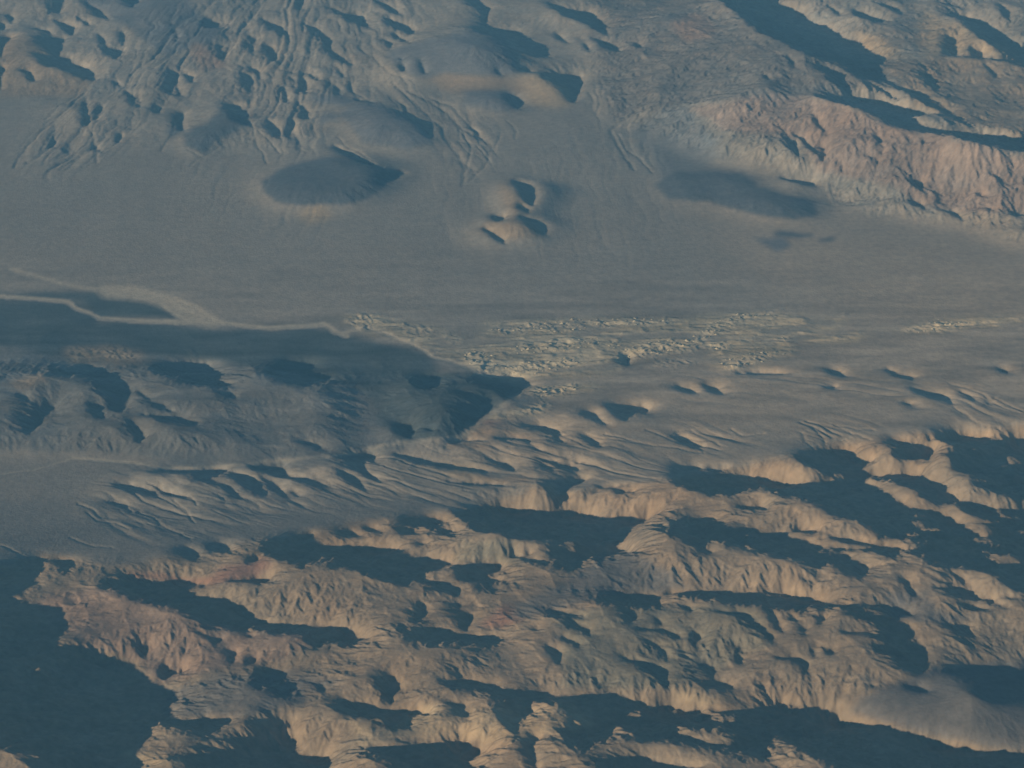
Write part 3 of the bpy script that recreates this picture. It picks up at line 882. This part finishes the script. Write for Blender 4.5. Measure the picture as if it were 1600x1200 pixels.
H = relief(2 * DS, 7); H = relief(2 * DS, 8, H, .5, .5, True)
NS, NT = int(s_len / DS) + 1, int(t_len / DS) + 1
a, b = np.clip(np.arange(NS) / 2, 0, H.shape[0] - 1.01), np.clip(np.arange(NT) / 2, 0, H.shape[1] - 1.01)
i, j = a.astype(int), b.astype(int); a, b = (a - i)[:, None], (b - j)[None, :]
H = (H[i][:, j] * (1 - a) + H[i + 1][:, j] * a) * (1 - b) + (H[i][:, j + 1] * (1 - a) + H[i + 1][:, j + 1] * a) * b
H = relief(DS, 6, H.astype(np.float32), .5, .5, True)
# ---------------------------------------------------------------- fine relief on the surveyed mesh
ROWS, COLS = 1230, 1140
py_r = np.linspace(project(0, 32600., 500.)[1], project(0, 9700., 300.)[1], ROWS)
dep_r = DEP + np.arctan((py_r - 600) / FPX)
y_r = ((CAM_H - 150) / np.tan(dep_r))
half = (y_r * CD + (CAM_H - 150) * SD) / FPX
u = np.linspace(-1080, 1080, COLS)
X = (half[:, None] * u[None, :]).astype(np.float32); Y = np.repeat(y_r[:, None], COLS, 1).astype(np.float32)

def bspline(A, x, y):
    """smooth reading of a sun-grid field at plan points"""
    s = (x * cs + y * sn - s_min) / DS; t = (-x * sn + y * cs - t_min) / DS
    i, j = np.floor(s).astype(np.int32), np.floor(t).astype(np.int32)
    fs_, ft_ = (s - i).astype(np.float32), (t - j).astype(np.float32)
    def w(f): return ((1 - f) ** 3 / 6, (3 * f ** 3 - 6 * f ** 2 + 4) / 6, (-3 * f ** 3 + 3 * f ** 2 + 3 * f + 1) / 6, f ** 3 / 6)
    ws, wt = w(fs_), w(ft_); out = np.zeros(x.shape, np.float32)
    ii = [np.clip(i + k - 1, 0, NS - 1) for k in range(4)]; jj = [np.clip(j + k - 1, 0, NT - 1) for k in range(4)]
    for a in range(4):
        for b in range(4): out += ws[a] * wt[b] * A[ii[a], jj[b]]
    return out

Z = bspline(H.astype(np.float32), X, Y)
Hs = blur(H.astype(np.float32), 3)
gs, gt = np.gradient(Hs, DS)
GXs = bspline((gs * cs - gt * sn).astype(np.float32), X, Y); GYs = bspline((gs * sn + gt * cs).astype(np.float32), X, Y)
PX, PY = project(X, Y, Z)
ru = look(sheets['RU'], PX, PY, True); gu = look(sheets['GU'], PX, PY, True); wa = look(sheets['WA'], PX, PY, True)
pale = look(sheets['PALE'], PX, PY, True)

def hash2(i, j, k):
    n = (i.astype(np.uint32) * np.uint32(374761393) + j.astype(np.uint32) * np.uint32(668265263) + np.uint32(k * 2246822519 % 2 ** 32))
    n = (n ^ (n >> np.uint32(13))) * np.uint32(1274126177); n ^= n >> np.uint32(16)
    return (n & np.uint32(0xffff)).astype(np.float32) / 65535.

def gully_noise(x, y, gx, gy, wlen, seed):
    """branching rills that follow the fall line"""
    sx, sy = x / wlen, y / wlen
    i, j = np.floor(sx).astype(np.int32), np.floor(sy).astype(np.int32); fx, fy = sx - i, sy - j
    m = np.sqrt(gx * gx + gy * gy) + 1e-4; ax, ay = -gy / m * 2 * math.pi * .8, gx / m * 2 * math.pi * .8
    sc = np.zeros_like(x); ss = np.zeros_like(x); sw = np.zeros_like(x)
    for a in (-1, 0, 1):
        for b in (-1, 0, 1):
            vx = fx - a - hash2(i + a, j + b, seed); vy = fy - b - hash2(i + a, j + b, seed + 77)
            wgt = np.exp(-2.2 * (vx * vx + vy * vy)); ph = vx * ax + vy * ay
            sc += np.cos(ph) * wgt; ss += np.sin(ph) * wgt; sw += wgt
    sw += 1e-5
    return sc / sw, -ss / sw * ax / wlen, -ss / sw * ay / wlen

# broken crests and spurs of the rock
def spur(x, y): return fbm((x + .3 * y) / 430, (y - .2 * x) / 400, 3, 141, True)
e_ = 12.; s0 = spur(X, Y); ak = 10 * ru
D = ak * s0; gx = GXs + ak * (spur(X + e_, Y) - s0) / e_; gy = GYs + ak * (spur(X, Y + e_) - s0) / e_
for o, (wlen, k) in enumerate(((330., .024), (170., .042), (88., .065), (45., .085), (25., .08))):
    m = np.sqrt(gx * gx + gy * gy)
    amp = wlen * k * np.clip(m / .25, 0, 1.4) * ru
    c, dx, dy = gully_noise(X, Y, gx, gy, wlen, 11 + 5 * o)
    D += amp * (c - .3 * (1 - c * c)); gx += amp * dx * .9; gy += amp * dy * .9
# channels of the drained fans: long threads that join and part on their way down
for q_, t in enumerate(rows(FLOW)):
    m = sheet(); fill(m, pts(t[3:])); w = look(padded(blur(frayed(m), 20, 13)), PX, PY, True) * float(t[0])
    k = w > .03; xk, yk, wk_ = X[k], Y[k], w[k]
    sd = math.sin(DEP + math.atan((pts(t[3:])[:, 1].mean() - 600) / FPX))
    dx, dy = float(t[1]), -float(t[2]) / sd; dl = math.hypot(dx, dy); dx, dy = dx / dl, dy / dl
    a_, b2 = xk * dx + yk * dy, -xk * dy + yk * dx
    b2 = b2 + 90 * fbm(xk / 800, yk / 800, 3, 201 + q_) + 26 * fbm(xk / 150, yk / 150, 2, 231 + q_)
    cut_ = 0
    for wl_, dp in ((300., 26.), (150., 17.), (75., 9.), (38., 4.)):
        nn = vnoise(b2 / wl_, a_ / (wl_ * 5.5), 261 + q_)
        cut_ = cut_ + dp * np.clip(1 - np.abs(nn) * 2.6, 0, 1) ** 1.3 - dp * .35 * (1 - np.abs(nn))
    D[k] -= wk_ * cut_
D += (3.0 * fbm(X / 150, Y / 150, 4, 51) * (.18 + ru)).astype(np.float32)
D -= gu * .5
br = look(sheets['BR'], PX, PY, True)
wx, wy = 40 * fbm(X / 120, Y / 120, 2, 73), 40 * fbm(X / 120, Y / 120, 2, 79)
rough = fbm((X + wx + .4 * Y) / 58, (Y + wy - .3 * X) / 46, 3, 71, True)
beds = fbm((X + wx) / 210, (Y + wy * .6 - .12 * X) / 62, 4, 83, True)
pmk = np.clip((fbm((X + .2 * Y) / 420, (Y - .1 * X) / 150, 3, 119) + .4) / .4, 0, 1)
D += 13 * pale * pmk * np.clip(beds, -.2, 1) + 13 * br * np.clip(rough, -.3, 1)
D -= 4 * wa
Z = (Z + D).astype(np.float32)

# ---------------------------------------------------------------- soils
KIND = dict(gravel=(.232, .197, .154), rose=(.24, .174, .13), dim=(.14, .122, .105), tan=(.24, .178, .118), pink=(.245, .168, .118), rust=(.24, .135, .09), grey=(.16, .138, .115),
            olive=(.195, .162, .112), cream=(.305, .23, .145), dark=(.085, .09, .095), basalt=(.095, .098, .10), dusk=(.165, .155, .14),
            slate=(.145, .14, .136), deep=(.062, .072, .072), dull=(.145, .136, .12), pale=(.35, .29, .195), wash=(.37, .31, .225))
def torn(a):
    return a[np.clip(yy + 2.2 * warpy, 0, 1199).astype(int), np.clip(xx + 2.4 * warpx, 0, 1599).astype(int)]
CRISP = ('dark', 'slate', 'basalt')
def soil_sheet(pick, bg):
    s = np.empty((1200, 1600, 4), np.float32); s[:] = bg + (0,)
    for t in rows(SOIL):
        if pick(t[0]):
            for k in range(3): fill(s[..., k], pts(t[1:]), KIND[t[0]][k])
            fill(s[..., 3], pts(t[1:]))
    return s
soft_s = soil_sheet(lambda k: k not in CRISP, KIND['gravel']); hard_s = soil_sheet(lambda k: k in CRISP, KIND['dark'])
wm = sheet()                                     # sandier ground on the right of the valley
for t in ("P 850,610 1100,560 1700,420 1700,664 1330,690 1090,740 900,760 740,700", "P 1150,260 1300,330 1700,380 1700,500 1280,480 1150,400"):
    fill(wm, pts(t.split()))
wm = look(padded(blur(wm, 70, 35)), PX, PY, True)
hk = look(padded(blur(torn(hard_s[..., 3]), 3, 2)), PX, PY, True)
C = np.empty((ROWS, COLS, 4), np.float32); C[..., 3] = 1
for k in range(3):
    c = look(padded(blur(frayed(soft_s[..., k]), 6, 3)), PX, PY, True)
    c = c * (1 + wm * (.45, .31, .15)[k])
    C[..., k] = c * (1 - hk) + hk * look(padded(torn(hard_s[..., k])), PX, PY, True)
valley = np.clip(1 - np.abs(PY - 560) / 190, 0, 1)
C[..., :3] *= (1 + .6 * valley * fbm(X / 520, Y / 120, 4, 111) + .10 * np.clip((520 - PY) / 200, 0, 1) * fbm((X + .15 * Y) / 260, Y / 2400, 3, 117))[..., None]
pm = np.clip((fbm((X + .2 * Y) / 420, (Y - .1 * X) / 150, 3, 119) + .34) / .4, 0, 1)
wpm = (pale * (1 - pm) * .8)[..., None]
C[..., :3] = C[..., :3] * (1 - wpm) + np.array(KIND['gravel'], np.float32) * wpm
C[..., :3] += br[..., None] * np.array((.07, .06, .04), np.float32) * 1.0
wk = np.clip(wa * 1.7 - .3, 0, 1)[..., None]
C[..., :3] = C[..., :3] * (1 - wk) + np.array(KIND['wash'], np.float32) * wk
ruc = (.35 + .65 * ru)
C[..., :3] *= (1 + ruc * (.26 * fbm(X / 800, Y / 800, 4, 91) + .18 * fbm(X / 110, Y / 110, 3, 95)))[..., None]
hue = ruc * (.07 * fbm(X / 1100, Y / 900, 4, 97) + .05 * fbm(X / 160, Y / 160, 3, 99))
C[..., 0] *= 1 + hue; C[..., 2] *= 1 - hue

# ---------------------------------------------------------------- materials
def ground_material(name, grain=1.0):
    m = bpy.data.materials.new(name); m.use_nodes = True; n, l = m.node_tree.nodes, m.node_tree.links
    b = n['Principled BSDF']; b.inputs['Roughness'].default_value = .95; b.inputs['Specular IOR Level'].default_value = .1
    at = n.new('ShaderNodeAttribute'); at.attribute_name = 'soil'
    tc = n.new('ShaderNodeTexCoord')
    n1 = n.new('ShaderNodeTexNoise'); n1.inputs['Scale'].default_value = 1 / 55; n1.inputs['Detail'].default_value = 5
    l.new(tc.outputs['Object'], n1.inputs['Vector'])
    r = n.new('ShaderNodeMapRange'); r.inputs['From Min'].default_value = .3; r.inputs['From Max'].default_value = .7
    r.inputs['To Min'].default_value = 1 - .14 * grain; r.inputs['To Max'].default_value = 1 + .14 * grain
    l.new(n1.outputs['Fac'], r.inputs['Value'])
    mul = n.new('ShaderNodeVectorMath'); mul.operation = 'SCALE'
    l.new(at.outputs['Color'], mul.inputs[0]); l.new(r.outputs[0], mul.inputs['Scale']); l.new(mul.outputs[0], b.inputs['Base Color'])
    n2 = n.new('ShaderNodeTexNoise'); n2.inputs['Scale'].default_value = 1 / 22; n2.inputs['Detail'].default_value = 4
    l.new(tc.outputs['Object'], n2.inputs['Vector'])
    bp = n.new('ShaderNodeBump'); bp.inputs['Strength'].default_value = .55 * grain; bp.inputs['Distance'].default_value = 5.0
    l.new(n2.outputs['Fac'], bp.inputs['Height']); l.new(bp.outputs[0], b.inputs['Normal'])
    return m
MAT = ground_material('desert_ground')

# ---------------------------------------------------------------- the land, piece by piece
V = np.stack([X, Y, Z], -1).reshape(-1, 3)
gy_, gx_ = np.gradient(Z); 
tu = np.stack([np.gradient(X, axis=1), np.gradient(Y, axis=1), gx_], -1); tv = np.stack([np.gradient(X, axis=0), np.gradient(Y, axis=0), gy_], -1)
NRM = np.cross(tv, tu); NRM *= np.sign(NRM[..., 2:3]); NRM /= np.linalg.norm(NRM, axis=-1, keepdims=True); NRM = NRM.reshape(-1, 3).astype(np.float32)
q = np.arange(ROWS * COLS).reshape(ROWS, COLS)
# rows run from far to near: this order turns every face upwards
QUAD = np.stack([q[1:, :-1], q[1:, 1:], q[:-1, 1:], q[:-1, :-1]], -1).reshape(-1, 4)
COLR = C.reshape(-1, 4)

def land(name, label, cat, faces):
    used = np.unique(faces); remap = np.zeros(len(V), np.int64); remap[used] = np.arange(len(used))
    f = remap[faces]
    me = bpy.data.meshes.new(name)
    me.vertices.add(len(used)); me.vertices.foreach_set('co', V[used].ravel())
    me.loops.add(f.size); me.loops.foreach_set('vertex_index', f.ravel().astype(np.int32))
    me.polygons.add(len(f)); me.polygons.foreach_set('loop_start', np.arange(0, f.size, 4, dtype=np.int32))
    me.update(calc_edges=True)
    me.shade_smooth()
    a = me.attributes.new('soil', 'FLOAT_COLOR', 'POINT'); a.data.foreach_set('color', COLR[used].ravel())
    a = me.attributes.new('custom_normal', 'FLOAT_VECTOR', 'POINT'); a.data.foreach_set('vector', NRM[used].ravel())
    me.materials.append(MAT)
    o = bpy.data.objects.new(name, me); col.objects.link(o)
    o['kind'] = 'structure'; o['label'] = label; o['category'] = cat
    return o

ident = np.zeros((1200, 1600), np.float32); names = [('desert_plain', 'dusty grey alluvial plain sloping down from the far mountains', 'plain')]
for ln in PIECE.strip().splitlines():
    nm, lb, ct, out = [p.strip() for p in ln.split(';')]
    fill(ident, pts(out.split()), float(len(names))); names.append((nm, lb, ct))
names.append(('riverbed', 'pale sandy riverbed winding past the dark floodplain', 'riverbed'))
fid = look(padded(ragged(ident)), PX, PY).astype(np.int32); fid[wa > .45] = len(names) - 1
fid = fid[:-1, :-1].ravel()
PIECES = {}
for k, (nm, lb, ct) in enumerate(names):
    m = fid == k
    if m.any(): PIECES[lb] = land(nm, lb, ct, QUAD[m])

# ---------------------------------------------------------------- broken outcrops standing in the badlands
rm = bpy.data.materials.new('pale_rock'); rm.use_nodes = True; n, l = rm.node_tree.nodes, rm.node_tree.links
n['Principled BSDF'].inputs['Roughness'].default_value = .95; n['Principled BSDF'].inputs['Specular IOR Level'].default_value = .1
tc = n.new('ShaderNodeTexCoord'); nz = n.new('ShaderNodeTexNoise'); nz.inputs['Scale'].default_value = .08; nz.inputs['Detail'].default_value = 4
cr = n.new('ShaderNodeValToRGB'); cr.color_ramp.elements[0].color = (.30, .25, .17, 1); cr.color_ramp.elements[1].color = (.40, .335, .225, 1)
cr.color_ramp.elements[0].position = .3; cr.color_ramp.elements[1].position = .7
l.new(tc.outputs['Object'], nz.inputs['Vector']); l.new(nz.outputs['Fac'], cr.inputs['Fac']); l.new(cr.outputs[0], n['Principled BSDF'].inputs['Base Color'])
rnd = random.Random(4); rocks = []
for k in range(7):
    nseg = 9; L_ = rnd.uniform(17, 30); W_ = rnd.uniform(8, 14); T_ = rnd.uniform(9, 17); vv, ff = [], []
    for ring, (rs, zz) in enumerate(((1.15, -9), (.86, .42 * T_), (.42, T_))):
        for a in range(nseg):
            an = 2 * math.pi * a / nseg; jt = rnd.uniform(.72, 1.25)
            vv.append((L_ * rs * jt * math.cos(an), W_ * rs * jt * math.sin(an), zz * (1 if ring == 0 else rnd.uniform(.7, 1.25))))
    for ring in range(2):
        for a in range(nseg):
            p, r_ = ring * nseg + a, ring * nseg + (a + 1) % nseg
            ff.append((p, r_, r_ + nseg, p + nseg))
    ff.append(tuple(range(2 * nseg, 3 * nseg)))
    me = bpy.data.meshes.new('rock_outcrop'); me.from_pydata(vv, [], ff); me.materials.append(rm); rocks.append(me)
bad = {k: PIECES[names[k][1]] for k in range(len(names)) if names[k][0] == 'badlands' and names[k][1] in PIECES}
FID2 = fid.reshape(ROWS - 1, COLS - 1)
cand = np.argwhere((br[:-1, :-1] > .25) & np.isin(FID2, list(bad)) & (PX[:-1, :-1] > 5) & (PX[:-1, :-1] < 1595))
np.random.default_rng(3).shuffle(cand); taken = []
for r_, c_ in cand:
    px_, py_ = PX[r_, c_], PY[r_, c_]
    if any(abs(px_ - q_[0]) < 7 and abs(py_ - q_[1]) < 4 for q_ in taken): continue
    taken.append((px_, py_))
    o = bpy.data.objects.new('rock_outcrop', rnd.choice(rocks)); col.objects.link(o)
    o.location = (float(X[r_, c_]), float(Y[r_, c_]), float(Z[r_, c_]) - 2)
    o.rotation_euler = (0, 0, rnd.uniform(-.5, .9)); s_ = rnd.uniform(.3, .75); o.scale = (s_, s_, s_ * rnd.uniform(.7, 1.2))
    o.parent = bad[FID2[r_, c_]]
    if len(taken) >= 290: break

# the desert beyond, down to the horizon
me = bpy.data.meshes.new('outer_desert'); R_ = 150000.
me.from_pydata([(-R_, -R_, -440), (R_, -R_, -440), (R_, R_, -440), (-R_, R_, -440)], [], [(0, 1, 2, 3)])
a = me.attributes.new('soil', 'FLOAT_COLOR', 'POINT'); a.data.foreach_set('color', np.tile((.19, .17, .15, 1.), 4).astype(np.float32))
me.materials.append(MAT)
o = bpy.data.objects.new('outer_desert', me); col.objects.link(o)
o['kind'] = 'structure'; o['label'] = 'open grey desert reaching to the horizon'; o['category'] = 'desert'

# ---------------------------------------------------------------- haze: one even box of air
me = bpy.data.meshes.new('haze'); B_, b_, t_ = 155000., -460., 8150.
me.from_pydata([(x, y, z) for z in (b_, t_) for x, y in ((-B_, -B_), (B_, -B_), (B_, B_), (-B_, B_))], [],
               [(3, 2, 1, 0), (4, 5, 6, 7), (0, 1, 5, 4), (1, 2, 6, 5), (2, 3, 7, 6), (3, 0, 4, 7)])
hm = bpy.data.materials.new('haze'); hm.use_nodes = True; n = hm.node_tree.nodes
n.remove(n['Principled BSDF'])
pv = n.new('ShaderNodeVolumePrincipled'); pv.inputs['Color'].default_value = HAZE_COL; pv.inputs['Density'].default_value = HAZE_D
pv.inputs['Anisotropy'].default_value = .0
hm.node_tree.links.new(pv.outputs[0], n['Material Output'].inputs['Volume']); me.materials.append(hm)
o = bpy.data.objects.new('haze', me); col.objects.link(o); o['kind'] = 'stuff'
o['label'] = 'thin blue haze filling the air over the desert'; o['category'] = 'haze'
